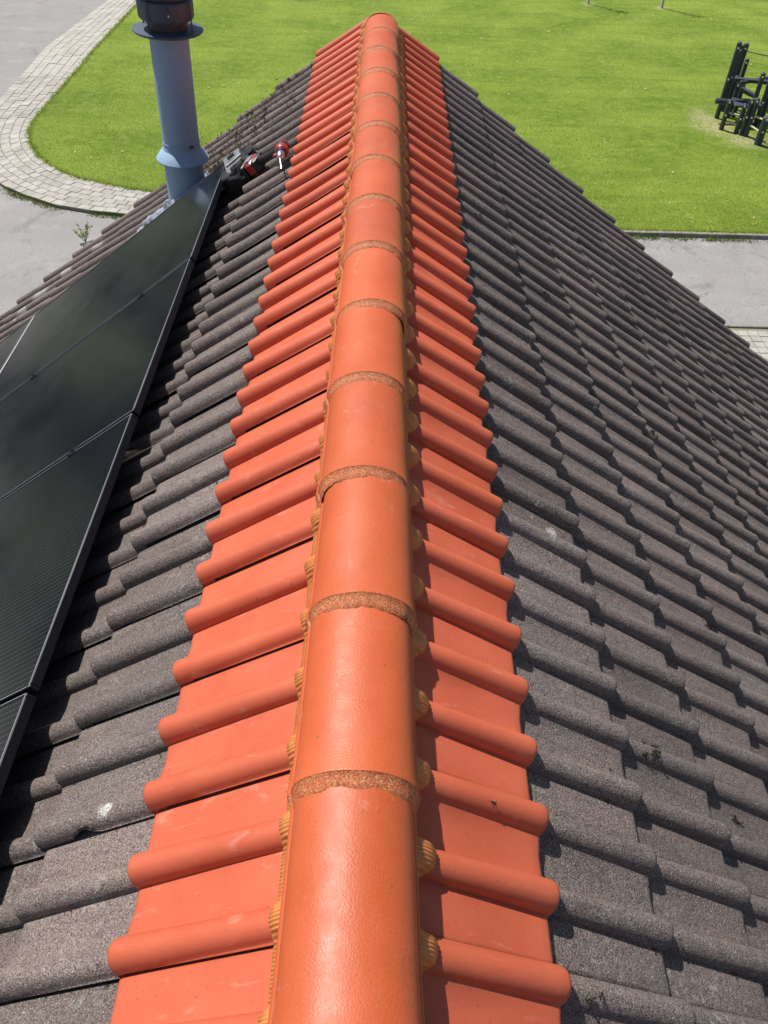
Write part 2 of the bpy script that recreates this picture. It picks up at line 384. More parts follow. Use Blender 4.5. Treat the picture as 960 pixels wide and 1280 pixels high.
# pavement on the near side of the road (right)
slab('pavement', [(2, 14.14), (60, 13.9), (60, 6), (2, 6)], -.035, JOINT, .1)
pav = bpy.data.objects['pavement']
for k in range(0, 12):
    x0 = 4.5+k*1.0; MB().box((x0+.5, 14.20-(x0-4.5)*.0042, -.045), (.99, .10, .11), bev=.012).build('kerb_stone', CONC, pav)
for i in range(22):
    for j in range(12):
        x = 5.3+i*.21; y = 14.02-j*.21-(x-4.5)*.0042
        v, f = paver_geo([(x, y-.21), (x+.21, y-.21), (x+.21, y), (x, y)], -.008+rng.normal()*.003, g=.010)
        link('paver', mesh('paver', v, f, PAVER), pav)

# ------------------------------------------------------------------ house
PI = math.pi
PITCH = .6429; CP, SP = math.cos(PITCH), math.sin(PITCH)
ROLL, GAUGE, THICK = .15, .355, .023
S0 = {1: .4842, -1: .5016}; YL = .0379; Y_END = 36*ROLL + .085
house = empty('house', (0, 2, 0), 'house seen from its ridge, dark concrete roof tiles with new orange top courses', 'house')
def hl(o):   # keep world placement under the house empty
    o.matrix_parent_inverse = house.matrix_basis.inverted(); return o
SLEN = 5.25; ex, ez = SLEN*CP, RIDGE - SLEN*SP
def gable(name, y0, y1):
    W = ex-.45; zt = RIDGE-.18; ze = RIDGE - W*math.tan(PITCH) - .18
    pr = [(-W, -.1), (W, -.1), (W, ze), (0, zt), (-W, ze)]
    v = [(x, y0, z) for x, z in pr]+[(x, y1, z) for x, z in pr]
    f = [(0, 1, 2, 3, 4), (9, 8, 7, 6, 5)] + [(i, i+5, (i+1) % 5+5, (i+1) % 5) for i in range(5)]
    o = link(name, mesh(name, v, f, BRICK), house); return hl(o)
gable('wall', -6.0, Y_END-.16)
# deck under the tiles: two sloping slabs of one roof
D = .045; T = .10
def on(side, s, y, h): return (side*(s*CP + h*SP), y, RIDGE - s*SP + h*CP)
v = []; f = []
for side in (1, -1):
    n = len(v)
    for y in (-6.2, Y_END-.03):
        for s, h in ((.0, -D), (SLEN-.05, -D), (SLEN-.05, -D-T), (.0, -D-T)): v.append(on(side, s, y, h))
    q = [(0, 1, 5, 4), (1, 2, 6, 5), (2, 3, 7, 6), (0, 4, 7, 3), (0, 3, 2, 1), (4, 5, 6, 7)]
    f += [tuple(i+n for i in (a if side < 0 else a[::-1])) for a in q]
roof = hl(link('roof', mesh('roof', v, f, UNDER), house))
bpy.context.view_layer.update()
RI = roof.matrix_world.inverted()
def part(name, me, M, **p):
    o = link(name, me, None, None, **p); o.parent = roof; o.matrix_parent_inverse = RI; o.matrix_basis = M; return o

def roll_h(u):      # u in 0..1 across one roll, half ellipse with soft foot
    a = 2*u-1
    return .037*max(0, 1-abs(a)**2.2)**.52
RW = .065
def profile(kind):
    """(y, h, roll centre or None) from the open edge (y=0) towards -y"""
    P = []
    def roll(y0, first=False):
        for k in range(13):
            th = PI*k/12; u = .5-.5*math.cos(th); h = roll_h(u)
            if first and h < .007: h = .007
            P.append((y0-u*RW, h, y0-RW/2))
    if kind == 'verge_open': P += [(.004, -.085, None), (.0055, -.004, None), (.004, .006, None)]
    else: P += [(-.007, .0065, None), (-.001, .0060, None)]
    roll(0, True)
    if kind == 'half':
        P += [(-RW-.012, .0, None), (-RW-.017, -.004, None), (-RW-.018, -.085, None)]
        return P
    P += [(-.105, -.0006, None), (-.145, -.0002, None)]
    roll(-.15)
    P += [(-.255, -.0006, None), (-.292, -.0003, None), (-.299, -.002, None), (-.302, -.007, None), (-.335, -.008, None)]
    return P
def tile_mesh(name, kind, mat, lip, seed=0, chip=False):
    P = profile(kind); n = len(P); r = random.Random(seed); wav = lip*.9
    jit = [r.uniform(-1, 1)*wav for _ in range(n)]
    jit = [(jit[max(0, i-1)]+jit[i]+jit[min(n-1, i+1)])/3 for i in range(n)]
    rows = []
    xs = ((-.42, 0, 0), (-.21, 0, 0), (-.03, 0, 0), (-.011-lip, -.0003, .6), (-.0035-lip*.4, -.0022, 1), (0, -.0085, 1), (-.002, -.022, 1), (-.04, -.020, 0))
    if chip: xs = xs[:1] + tuple((x, 0, 0) for x in (-.20, -.178, -.170, -.160, -.150, -.140, -.128, -.118, -.108)) + xs[2:]
    for x, dh, k in xs:
        row = []; g = max(0, min(1, (x+.36)/.36))       # rolls grow from head to tail so that they nest
        for i, (y, h, c) in enumerate(P):
            if c is not None: y = c + (y-c)*(.84+.16*g); h = h*(.72+.40*g) if h > .0072 else h
            if chip and i < 8:      # a bite broken out of the open edge of the roll
                b = max(0, 1-abs((x+.148)/.034))**.6*.016*(1+.25*math.sin(x*900))
                if h < .0065+b: h = .0065+b; y -= b*.55
            row.append((x + jit[i]*k, y, h+dh + (jit[i]*.25 if k else 0)))
        rows.append(row)
    v = [p for rr in rows for p in rr]; f = []
    for a in range(len(rows)-1):
        for i in range(n-1): f.append((a*n+i, (a+1)*n+i, (a+1)*n+i+1, a*n+i+1))
    f = [q[::-1] for q in f]
    return mesh(name, v, f, mat, 50)
TAU = math.atan(THICK/GAUGE)
def slope_matrix(side, s_end, y, h=0, yawj=0, tau=TAU):
    X = Vector((side*CP, 0, -SP)); N = Vector((side*SP, 0, CP)); Y = Vector((0, side, 0))
    Xt = X*math.cos(tau) + N*math.sin(tau); Nt = N*math.cos(tau) - X*math.sin(tau)
    B = Matrix((Xt, Y, Nt)).transposed().to_4x4()
    o = on(side, s_end, y, h); return Matrix.Translation(o) @ B @ Matrix.Rotation(yawj, 4, 'Z')
GM = {k: [tile_mesh('roof_tile', k, GREY, .0018, s) for s in range(5)] for k in ('full', 'half', 'verge_open')}
CHIPPED = tile_mesh('roof_tile', 'full', GREY, .0018, 2, True)
OM = {k: tile_mesh('orange_tile', k, ORANGE, .0003, 3) for k in ('full', 'half', 'verge_open')}
def spots(side):
    if side > 0: return [(i*ROLL+RW-.002, 'verge_open' if i == 36 else 'full') for i in range(36, -14, -2)]
    return [(i*ROLL+YL-.001, 'half' if i == 36 else 'full') for i in range(36, -14, -2)]
tiles = []
for side in (1, -1):
    for y, kind in spots(side):
        part('orange_tile', OM[kind], slope_matrix(side, S0[side]+rng.normal()*.0015, y, rng.normal()*.0007, rng.normal()*.0025))
        for k in range(1, 14):
            s = S0[side]+k*GAUGE
            yc = y + (-.15 if side > 0 else .15)
            p = Vector(on(side, s-.17, yc, 0)) - CAM
            z = p.dot(fwd); ix, iy = p.dot(r2)/z*977, -p.dot(u2)/z*977
            vis = z > 0 and abs(ix) < 540 and abs(iy) < 720
            if side < 0 and .95 < s-.15 and yc < 4.2: vis = False
            # apparent size: distance and obliquity
            nrm = Vector((side*SP, 0, CP)); area = -p.normalized().dot(nrm)/p.length_squared
            tiles.append((-(area if vis else -1/p.length), side, s, y, kind))
tiles.sort(key=lambda t: t[0])
RV, RF, off = [], [], 0
for i, (_, side, s, y, kind) in enumerate(tiles):
    me = random.choice(GM[kind])
    if side < 0 and abs(s-S0[-1]-GAUGE) < .01 and abs(y-YL-.30) < .05: me = CHIPPED
    M = slope_matrix(side, s+rng.normal()*.0032, y+rng.normal()*.0012, rng.normal()*.0013, rng.normal()*.006, TAU+rng.normal()*.003)
    if i < 300: part('roof_tile', me, M)
    else:
        n = len(me.vertices); a = np.empty(n*3, 'f'); me.vertices.foreach_get('co', a); a = np.c_[a.reshape(-1, 3), np.ones(n)]
        RV.append((a @ np.array(M).T)[:, :3]); fl = np.empty(len(me.polygons)*4, 'i'); me.loops.foreach_get('vertex_index', fl)
        RF.append(fl.reshape(-1, 4)+off); off += n
o = big_mesh('distant_roof_tiles', np.concatenate(RV), np.concatenate(RF), GREY, kind='stuff')
o.data.polygons.foreach_set('use_smooth', [True]*len(o.data.polygons)); o.data.set_sharp_from_angle(angle=RAD(50))
o.parent = roof; o.matrix_parent_inverse = RI

# ridge tiles
RC = .016
def ridge_mesh(seed, end=False):
    r = random.Random(seed); n = 33
    def prof(dr):      # half round on a short skirt
        P = [(-.110-dr*.7, -.034), (-.110-dr*.7, -.014), (-.1075-dr*.7, -.0085), (-.1035-dr*.7, -.0065)]
        for k in range(1, n-1):
            th = PI*k/(n-1); P.append((-(.1025+dr*.7)*math.cos(th), -.004 + (.080+dr)*math.sin(th)**.93))
        P += [(.1030+dr*.7, -.0065), (.106+dr*.7, -.0085), (.1075+dr*.7, -.014), (.1075+dr*.7, -.034)]
        return P
    m = len(prof(0)); wob = [r.uniform(-1, 1) for _ in range(m)]
    wob = [(wob[max(0, i-1)]+wob[i]*2+wob[min(m-1, i+1)])/4 for i in range(m)]
    wob2 = [r.uniform(-1, 1) for _ in range(m)]
    rows = []; L = .408
    # y=0 is the near, overlapping end; the collar's gritty bevel runs out over the next tile
    for y, dr, k, zz in ((-.029, -.0015, 1.0, 0), (-.026, .0025, 1.0, 0), (-.015, .0058, .5, 0), (-.002, .0105, .18, 0), (.000, .0135, .1, 0), (.006, .0130, 0, 0), (.03, .0085, 0, 0), (.09, .0055, 0, 0), (.2, .003, 0, 0), (L-.04, .0, 0, 0)):
        rows.append([(x, y + wob[i]*.0055*k + wob2[i]*.0022*k, z) for i, (x, z) in enumerate(prof(dr))])
    if end: rows.append([(x*.96, L-.02, z*.97-.001) for x, z in prof(0)])
    inner = [(x*.86, L-.04, z-.016) for x, z in prof(0)]
    rows.append(inner)
    v = [p for a in rows for p in a]; f = []; mi = []
    for a in range(len(rows)-1):
        for i in range(m-1): f.append((a*m+i, a*m+i+1, (a+1)*m+i+1, (a+1)*m+i)); mi.append(1 if a < 4 else 0)
    return mesh('ridge_tile', v, f, [RIDGEM, GRIT], 40, mi)
PITCH_R = .3815; y = .259 - 4*PITCH_R
k = 0
while y < 5.05:
    part('ridge_tile', ridge_mesh(k, y+PITCH_R > 5.05), Matrix.Translation((RC+rng.normal()*.0018, y, RIDGE-.031+rng.normal()*.0008-max(0, y-1)*.002)) @ Matrix.Rotation(rng.normal()*.005, 4, 'Z'))
    y += PITCH_R*(1+rng.normal()*.004); k += 1
y_ridge_end = y
# rounded end cap of the ridge
v = []; f = []; n = 17; m = 7
for j in range(m):
    ph = (PI/2)*j/(m-1)
    for i in range(n):
        th = PI*i/(n-1); v.append((RC-.106*math.cos(th)*math.cos(ph)**.7, y_ridge_end-.03+.10*math.sin(ph), RIDGE-.034-.042+(.118*math.sin(th)**.75)*math.cos(ph)**.7))
for j in range(m-1):
    for i in range(n-1): f.append((j*n+i, j*n+i+1, (j+1)*n+i+1, (j+1)*n+i))
part('ridge_end_cap', mesh('ridge_end_cap', v, f, RIDGEM, 50), Matrix())

# pleated ochre strip under the ridge, both sides
for side in (1, -1):
    ys = np.arange(-1.6, 5.40, .0014)
    base = (ys if side > 0 else ys-YL); ph = np.mod(base, ROLL)/RW
    ph = (ph-.5)/.88+.5; hh = np.where((ph < 1) & (ph > 0), .030*np.clip(1-np.abs(2*ph-1)**2.1, 0, 1)**.52, 0)
    ker = np.ones(9)/9; hh = np.convolve(np.pad(hh, 4, 'edge'), ker, 'valid')
    rip = np.sin(ys/.0062*2*PI) ; jag = np.convolve(rng.normal(size=len(ys)+60), np.ones(61)/61, 'valid')*5
    so_ = RC*side/CP*1.0
    rows = []
    for s, lift, amp, hk in ((.055, .034, .0004, .3), (.092, .020, .0010, .75), (.118, .016, .0016, .97), (.144, .011, .0018, 1), (.158, .0065, .0014, 1), (.160, .001, .0014, 1)):
        ss = s+so_+(.004 if side > 0 else -.002) + (jag*.0022 + np.clip(1-hh/.02, 0, 1)*(.011 if side < 0 else -.014) if s > .12 else 0); h = -(S0[side]-ss)*THICK/GAUGE + hh*hk + lift*(1 if side < 0 else 1.55) + rip*amp
        rows.append(np.stack([side*(ss*CP+h*SP), ys, RIDGE-ss*SP+h*CP], -1))
    V = np.concatenate(rows); n = len(ys); i = np.arange(n-1); F = []
    for a in range(len(rows)-1):
        q = np.stack([a*n+i, (a+1)*n+i, (a+1)*n+i+1, a*n+i+1], -1); F.append(q if side > 0 else q[:, ::-1])
    o = big_mesh('ridge_vent_strip', V, np.concatenate(F), PLEAT); o.parent = roof; o.matrix_parent_inverse = RI
    o.data.polygons.foreach_set('use_smooth', [True]*len(o.data.polygons))

# moss and grit lodged in the laps (crumbs, uncountable)
CR = []
def crumb(c, size, k=6):
    for _ in range(k):
        p = np.array(c)+rng.normal(size=3)*size*np.array([.6, .6, .3]); d = rng.normal(size=(3, 3))*size*.42; CR.append(p+d)
def left_h(s, side):     # tile surface height in the pan
    k = math.ceil((s-S0[side])/GAUGE - 1e-6); se = S0[side]+k*GAUGE; return -(se-s)*THICK/GAUGE
def scatter(side, s, y, size, n):
    k = (y - (YL if side < 0 else 0)) % ROLL / RW
    h = left_h(s, side) + (roll_h(k) if 0 < k < 1 else 0); crumb(on(side, s, y, h+size*.25), size, n)
for i in range(0, 36, 1):                      # along the slits of the left grey tiles
    for c in range(10):
        if rng.random() < .8:
            s = S0[-1]+rng.uniform(.01, .42); scatter(-1, s, i*ROLL+YL-.004, rng.uniform(.002, .006), 6)
for _ in range(950):                            # loose grit everywhere on the right
    s = S0[1]+.01+rng.gamma(1.4, .8); yy = rng.uniform(-.2, 5.4)
    if s < 5: scatter(1, s, yy, rng.uniform(.0015, .0050), 5)
for _ in range(260):
    scatter(-1, S0[-1]+.01+rng.uniform(0, .5), rng.uniform(-.2, 5.4), rng.uniform(.0015, .004), 4)
for _ in range(150):                            # foot of the rolls, right
    i = rng.integers(0, 36); s = S0[1]+.02+rng.gamma(1.3, .7)
    if s < 5: scatter(1, s, i*ROLL-.004, rng.uniform(.003, .007), 8)
for s, yy, sz in ((1.02, 3.02, .02), (1.62, 2.42, .022), (.62, 3.32, .012), (.95, .62, .02), (.98, .66, .014), (1.32, .57, .022), (1.5, 2.47, .016), (2.3, 2.9, .025), (2.62, 3.0, .025), (1.9, 3.2, .018), (.8, 1.86, .014), (1.55, 1.3, .012), (3.0, 4.0, .02), (.57, .02, .016), (1.2, 1.2, .01)):
    for _ in range(3): scatter(1, s+rng.normal()*sz*.8, yy+rng.normal()*sz*.5, sz*.36, 26)
for k in range(320):                            # mossy left verge
    s = rng.uniform(.5, 1.9); scatter(-1, s, Y_END-.03-abs(rng.normal())*.05, rng.uniform(.004, .011), 9)
scatter(1, .335, .318, .005, 16); scatter(1, .30, 1.9, .004, 10)
for k in range(300):
    scatter(-1, rng.uniform(.8, 1.45), 4.95+rng.normal()*.25, rng.uniform(.006, .014), 9)
for k in range(520):
    s = rng.uniform(.70, 1.7); scatter(-1, s, rng.uniform(4.3, 5.3), rng.uniform(.003, .010), 7)
V = np.concatenate(CR); F = np.arange(len(V)).reshape(-1, 3); CR = []
o = big_mesh('moss_crumbs', V, F, MOSS, kind='stuff'); o.parent = roof; o.matrix_parent_inverse = RI

LICH = grass_mat('verge_lichen', (.10, .075, .045), (.24, .19, .115), (.42, .38, .30))
for k in range(520):
    scatter(-1, .62+abs(rng.normal())*.55, 5.38-abs(rng.normal())*.42, rng.uniform(.004, .012), 9)
for k in range(260):
    scatter(-1, rng.uniform(.95, 1.5), 4.85+rng.normal()*.22, rng.uniform(.006, .015), 10)
V = np.concatenate(CR); o = big_mesh('lichen_crumbs', V, np.arange(len(V)).reshape(-1, 3), LICH, kind='stuff'); o.parent = roof; o.matrix_parent_inverse = RI

# ------------------------------------------------------------------ solar panels (left slope)
PW, PH, PG, PT = 1.134, 1.722, .016, .030
HTOP = .12; P_S0 = .955; P_Y0 = 4.17
def panel(s0, yfar, label):
    X = Vector((-CP, 0, -SP)); N = Vector((-SP, 0, CP)); Y = Vector((0, -1, 0))
    M = Matrix.Translation(on(-1, s0, yfar, HTOP)) @ Matrix((X, Y, N)).transposed().to_4x4()
    o = bpy.data.objects.new('solar_panel', None); col.objects.link(o); o.matrix_world = M; o.empty_display_size = .1
    o['label'] = label; o['category'] = 'solar panel'; o['group'] = 'black solar panels on the left roof slope'
    def sub(name, me):
        c = link(name, me, o); return c
    sub('glass', panel.glass)
    for nm, me in panel.frames: sub(nm, me)
    for me in panel.rails: sub('mounting_rail', me)
    return o
fw = .011
panel.glass = mesh('glass', [(fw, fw, -.0015), (PH-fw, fw, -.0015), (PH-fw, PW-fw, -.0015), (fw, PW-fw, -.0015)], [(0, 1, 2, 3)], CELL)
panel.frames = [('frame_member', mesh('frame_member', m.v, m.f, FRAME, 30)) for m in (
    MB().box((PH/2, fw/2, -PT/2), (PH, fw, PT), bev=.0016), MB().box((PH/2, PW-fw/2, -PT/2), (PH, fw, PT), bev=.0016),
    MB().box((fw/2, PW/2, -PT/2), (fw, PW-2*fw-.001, PT), bev=.0016), MB().box((PH-fw/2, PW/2, -PT/2), (fw, PW-2*fw-.001, PT), bev=.0016))]
panel.rails = [mesh('mounting_rail', m.v, m.f, FRAME, 30) for m in (MB().box((.33, PW/2, -PT-.021), (.04, PW+PG, .04)), MB().box((1.38, PW/2, -PT-.021), (.04, PW+PG, .04)))]
EDGE = plain('frame_edge_highlight', (.42, .44, .48), .4, .3, .1)  # pale colour for thin strips that paint in the highlight on the frame rims
edges = [mesh('edge_highlight', m.v, m.f, EDGE) for m in (MB().box((.0035, PW/2, .0004), (.0019, PW-.004, .0014)), MB().box((PH/2, .003, .0004), (PH-.012, .0014, .0014)), MB().box((PH/2, PW-.003, .0004), (PH-.012, .0014, .0014)))]
back = mesh('back_sheet', [(fw, fw, -.008), (fw, PW-fw, -.008), (PH-fw, PW-fw, -.008), (PH-fw, fw, -.008)], [(0, 1, 2, 3)], FRAME)
ordn = ['farthest', 'second farthest', 'third farthest', 'fourth farthest', 'nearest']
for r in range(2):
    for c in range(5):
        yf = P_Y0 - c*(PW+PG); s0 = P_S0 + r*(PH+.02)
        if r == 0: lab = ['black solar panel beside the grey flue, farthest of the upper row', 'black solar panel second from the flue in the upper row', 'black solar panel third from the flue, second nearest in view', 'black solar panel nearest the camera, cut off at the left edge', 'black solar panel just out of view in the upper row'][c]
        else: lab = ['sliver of lower-row black solar panel left of the pale gap line', 'lower-row black solar panel second from the flue, outside the frame', 'lower-row black solar panel third from the flue, outside the frame', 'lower-row black solar panel fourth from the flue, outside the frame', 'lower-row black solar panel farthest from the flue, outside the frame'][c]
        if (r == 1 and c > 2) or c > 3: continue
        p = panel(s0, yf, lab); link('back_sheet', back, p)
        for e in edges: link('edge_highlight', e, p)
        if r == 1: MB().box((-.010, PW/2, -.004), (.014, PW, .006), None, .0015).build('pale_gap_strip', GAP_PALE, p)  # strip added in the row gap to draw its pale line
        for t in (.33, 1.15):          # mid clamps in the joint on the near side
            m = MB().box((t, PW+PG/2, .0012), (.05, PG+.022, .0035), bev=.001); m.box((t, PW+PG/2, -.02), (.03, PG-.004, .035)); m.lathe([(0, .006), (.005, .006)], (t, PW+PG/2, .0028), (t, PW+PG/2, 1), 8)
            m.build('clamp', FRAME, p)

# ------------------------------------------------------------------ flue
FB = Vector(on(-1, 1.505, 4.62, 0)); AX = Vector((.035, 0, 1)).normalized()
flue = empty('chimney_flue', FB, 'blue-grey round flue pipe with dark cowl rising from the left slope', 'chimney')
Q = lambda t: AX*t
MB().lathe([(-.25, .119), (.272, .119), (.275, .109), (.93, .109)], (0, 0, 0), AX, 40).build('pipe', ZINC, flue)
MB().lathe([(.287, .110), (.300, .118), (.338, .112), (.342, .110)], (0, 0, 0), AX, 40, False).build('pipe_sleeve', ZINC, flue)
MB().lathe([(.318, .1115), (.312, .122), (.262, .161), (.256, .161), (.259, .156), (.300, .114)], (0, 0, 0), AX, 40, False).build('storm_collar', ZINC, flue)
cap = MB().lathe([(.935, .113), (.95, .113)], (0, 0, 0), AX, 36).build('cowl', CAPM, flue)
MB().lathe([(.952, .07), (.950, .188), (.958, .195), (.964, .193), (.966, .11)], (0, 0, 0), AX, 48, False).build('flange', DRUM, cap)
MB().lathe([(.966, .108), (1.0, .108), (1.002, .122), (1.02, .122)], (0, 0, 0), AX, 40).build('throat', CAPM, cap)
MB().lathe([(1.015, .12), (1.018, .146), (1.03, .152), (1.105, .152), (1.112, .146), (1.114, .13)], (0, 0, 0), AX, 48).build('drum', DRUM, cap)
MB().lathe([(1.114, .135), (1.13, .142), (1.165, .142), (1.175, .12)], (0, 0, 0), AX, 40).build('top_ring', CAPM, cap)
MB().lathe([(1.18, .17), (1.19, .172), (1.225, .12), (1.24, .02)], (0, 0, 0), AX, 40).build('hood', CAPM, cap)
for k in range(4):
    a = RAD(45+90*k+20); e = Vector((math.cos(a), math.sin(a), 0))
    MB().bar(Q(.962)+e*.165, Q(1.185)+e*.160, .0045, n=6).build('stay', CAPM, cap)
MB().box(Q(1.07)+Vector((.045, -.1465, 0)), (.013, .007, .040), bev=.002).build('latch', CAPM, cap)
MB().box(Q(1.055)+Vector((.046, -.151, 0)), (.008, .004, .012), bev=.001).build('latch_pin', ALU, cap)
MB().lathe([(.346, .1105), (.348, .1125), (.360, .1125), (.362, .1105)], (0, 0, 0), AX, 40, False).build('clamp_band', ZINC, flue)
MB().box(Vector((.080, -.084, 0))+Q(.354), (.022, .014, .016), Matrix.Rotation(.75, 3, 'Z'), .003).build('clamp_screw', CAPM, flue)
MB().box(Q(.285)+Vector((.075, -.085, 0)), (.016, .012, .012), bev=.002).build('bolt', CAPM, flue)
# crinkled flashing laid over the tiles round the pipe
nx, ny = 34, 30; v = []; f = []
for i in range(nx):
    for j in range(ny):
        s = 1.505 + (i/(nx-1)-.22)*.62; yy = 4.62+(j/(ny-1)-.5)*.44
        k = ((yy-YL) % ROLL)/RW; h = .012+(roll_h(k) if 0 < k < 1 else 0)*.9+rng.normal()*.0022+left_h(s, -1)
        ds = math.hypot((s-1.505), yy-4.62); h += .06*math.exp(-(max(0, ds-.13)/.035)**2)
        v.append(Vector(on(-1, s+rng.normal()*.004, yy+rng.normal()*.004, h))-FB)
for i in range(nx-1):
    for j in range(ny-1): f.append((i*ny+j, i*ny+j+1, (i+1)*ny+j+1, (i+1)*ny+j))
link('flashing', mesh('flashing', v, f, LEAD, 60), flue)

# ------------------------------------------------------------------ tools on the roof
def slope_empty(name, s, y, h, label, cat):
    X = Vector((-CP, 0, -SP)); N = Vector((-SP, 0, CP)); Y = Vector((0, -1, 0))
    o = bpy.data.objects.new(name, None); col.objects.link(o); o.empty_display_size = .1
    o.matrix_world = Matrix.Translation(on(-1, s, y, h)) @ Matrix((X, Y, N)).transposed().to_4x4()
    o['label'] = label; o['category'] = cat; return o
# local frame: +x down the slope, +y towards the camera, +z off the roof
dr = slope_empty('cordless_drill', .545, 3.80, .028, 'red and black cordless drill lying on its side beside the orange tiles', 'drill')
ZC = .040
b = MB().lathe([(0, .020), (.006, .030), (.02, .035), (.085, .036), (.10, .033), (.105, .028)], (0, -.075, ZC), (0, 1, ZC), 20); b.build('motor_housing', RED, dr)
MB().lathe([(.030, .0365), (.034, .0375), (.06, .0375), (.064, .0365)], (0, -.075, ZC), (0, 1, ZC), 20, False).build('grip_band', BLK, dr)
MB().lathe([(0, .027), (.012, .028), (.016, .025), (.02, .025)], (0, .03, ZC), (0, 1, ZC), 20).build('torque_ring', BLK, dr)
ch = MB().lathe([(0, .022), (.012, .023), (.034, .021), (.048, .012), (.052, .008)], (0, .05, ZC), (0, 1, ZC), 18).build('chuck', STEEL, dr)
MB().lathe([(0, .0042), (.075, .0042), (.09, .001)], (0, .10, ZC), (.0, 1, ZC-.25), 8).build('drill_bit', STEEL, ch)
hd = MB(); hd.lathe([(0, .024), (.03, .021), (.08, .019), (.13, .021), (.16, .025)], (.01, -.03, ZC), (.19, -.115, ZC), 14); hd.build('handle', BLK, dr)
MB().box((.045, .0, ZC), (.028, .022, .018), Matrix.Rotation(-.4, 3, 'Z'), .005).build('trigger', RED, dr)
RB = Matrix.Rotation(-.43, 3, 'Z')
bt = MB().box((.210, -.123, ZC), (.052, .110, .070), RB, .010).build('battery', RED, dr)
MB().box((.175, -.108, ZC), (.030, .105, .066), RB, .008).build('battery_socket', BLK, bt)
MB().box((.252, -.141, ZC), (.022, .118, .074), RB, .006).build('battery_base', BLK, bt)
MB().box((.222, -.127, ZC+.0395), (.045, .06, .004), RB, .001).build('battery_label', GREYP, bt)
bag = slope_empty('tool_bag', .90, 4.03, .02, 'black tool bag with grey metal buckle plate by the panel corner', 'bag')
v = []; f = []; n = 24; m = 9
for j in range(m):
    t = j/(m-1); zz = .095*math.sin(t*PI/2); sc = (1-t**3)**.5 if t < 1 else .02
    for i in range(n):
        a = 2*PI*i/n; ca, sa = math.cos(a), math.sin(a); k = (abs(ca)**3.5+abs(sa)**3.5)**(-1/3.5)
        wv = 1+.06*math.sin(3*a+j)+.04*math.sin(5*a-2*j); v.append((ca*k*.095*(.55+.45*sc)*wv*(1 if t < .98 else .1), sa*k*.135*(.55+.45*sc)*wv*(1 if t < .98 else .1), zz+.01*math.sin(4*a+t*5)))
for j in range(m-1):
    for i in range(n): f.append((j*n+i, j*n+(i+1) % n, (j+1)*n+(i+1) % n, (j+1)*n+i))
link('body', mesh('body', v, f, BAGM, 60), bag)
pl = MB().box((-.03, .03, .108), (.11, .12, .008), Matrix.Rotation(-.5, 3, 'X'), .002).build('buckle_plate', GREYP, bag)
for yy in (-.005, .03, .065): MB().box((-.03, yy, .114-(yy-.03)*.546), (.05, .020, .010), Matrix.Rotation(-.5, 3, 'X'), .003).build('slot', BLK, pl)
MB().bar((-.10, .04, .116), (-.01, .10, .125), .007, n=8, bev=.002).build('lever', GREYP, pl)
MB().box((.075, .01, .085), (.07, .17, .010), Matrix.Rotation(.55, 3, 'Y'), .003).build('flap', BLK, bag)
MB().box((-.05, -.20, .045), (.08, .12, .07), Matrix.Rotation(.2, 3, 'Z'), .02).build('side_pocket', BAGM, bag)

# ------------------------------------------------------------------ climbing frame on the lawn
PO = Vector((11.2, 26.2, 0))
cf = empty('climbing_frame', PO, 'dark slate timber climbing frame with leaning posts on the lawn', 'climbing frame')
def post(x, y, h, r=.075, dx=0, dy=0, ball=True):
    a = Vector((x, y, -.1))-PO; b_ = Vector((x+dx, y+dy, h))-PO
    p = MB().bar(a, b_, r, r*.95, 10, .02).build('post', POSTM, cf)
    if ball:
        d = (b_-a).normalized()
        for t in (.93, .55):
            c = a.lerp(b_, t)+Vector((-.02, -r*.98, 0)); MB().lathe([(0, .032), (.018, .028), (.022, .012)], c, c+Vector((-.1, -1, .2)), 10).build('bolt_cap', CAPL, p)
    return p
post(10.95, 26.83, 2.2); post(11.32, 27.55, 1.95, .085); post(11.50, 27.62, 1.98, .085); post(11.75, 27.8, 1.5, .07)
post(10.79, 25.79, .88); post(11.18, 25.52, .86); post(11.29, 25.37, 1.05, .075); post(11.40, 25.28, 1.10, .08)
post(11.72, 26.2, 1.55, .075); post(12.05, 26.3, 1.32, .075); post(12.30, 26.6, 1.75, .09); post(11.56, 24.6, .80, .115)
post(11.35, 26.9, 1.05, .07); post(11.53, 26.95, 1.08, .07); post(12.75, 25.6, 1.6, .09); post(12.9, 27.5, 2.1, .09); post(12.5, 24.9, 1.1, .085)
def beam(a, b_, r=.07, mat=POSTM, name='beam'): return MB().bar(Vector(a)-PO, Vector(b_)-PO, r, n=10, bev=.012).build(name, mat, cf)
beam((10.62, 26.5, .62), (11.9, 26.45, .55), .085); beam((11.2, 27.0, 1.12), (12.9, 26.3, 1.2), .07); beam((11.3, 26.7, 1.1), (12.9, 27.4, 1.15), .06)
MB().box(Vector((11.6, 26.4, .60))-PO, (.85, .75, .07), Matrix.Rotation(-.15, 3, 'Z'), .01).build('platform', POSTM, cf)
beam((11.35, 26.6, .95), (11.75, 26.3, .85), .075); 
for a, b_ in (((10.80, 25.80, .52), (11.18, 25.53, .50)), ((10.80, 25.79, .26), (11.18, 25.52, .24)), ((11.42, 25.28, .62), (11.72, 24.75, .60)), ((11.40, 25.28, .34), (11.56, 24.65, .33))): beam(a, b_, .028, ROPE, 'rung')
pts = [Vector((11.55, 27.62, 1.75)).lerp(Vector((15.5, 27.4, 1.55)), t) - Vector((0, 0, .12*math.sin(PI*t))) for t in np.linspace(0, 1, 9)]
rp = MB()
for a, b_ in zip(pts, pts[1:]): rp.bar(a-PO, b_-PO, .014, n=6)
rp.build('rope', POSTM, cf)
post(15.5, 27.4, 1.8, .09)

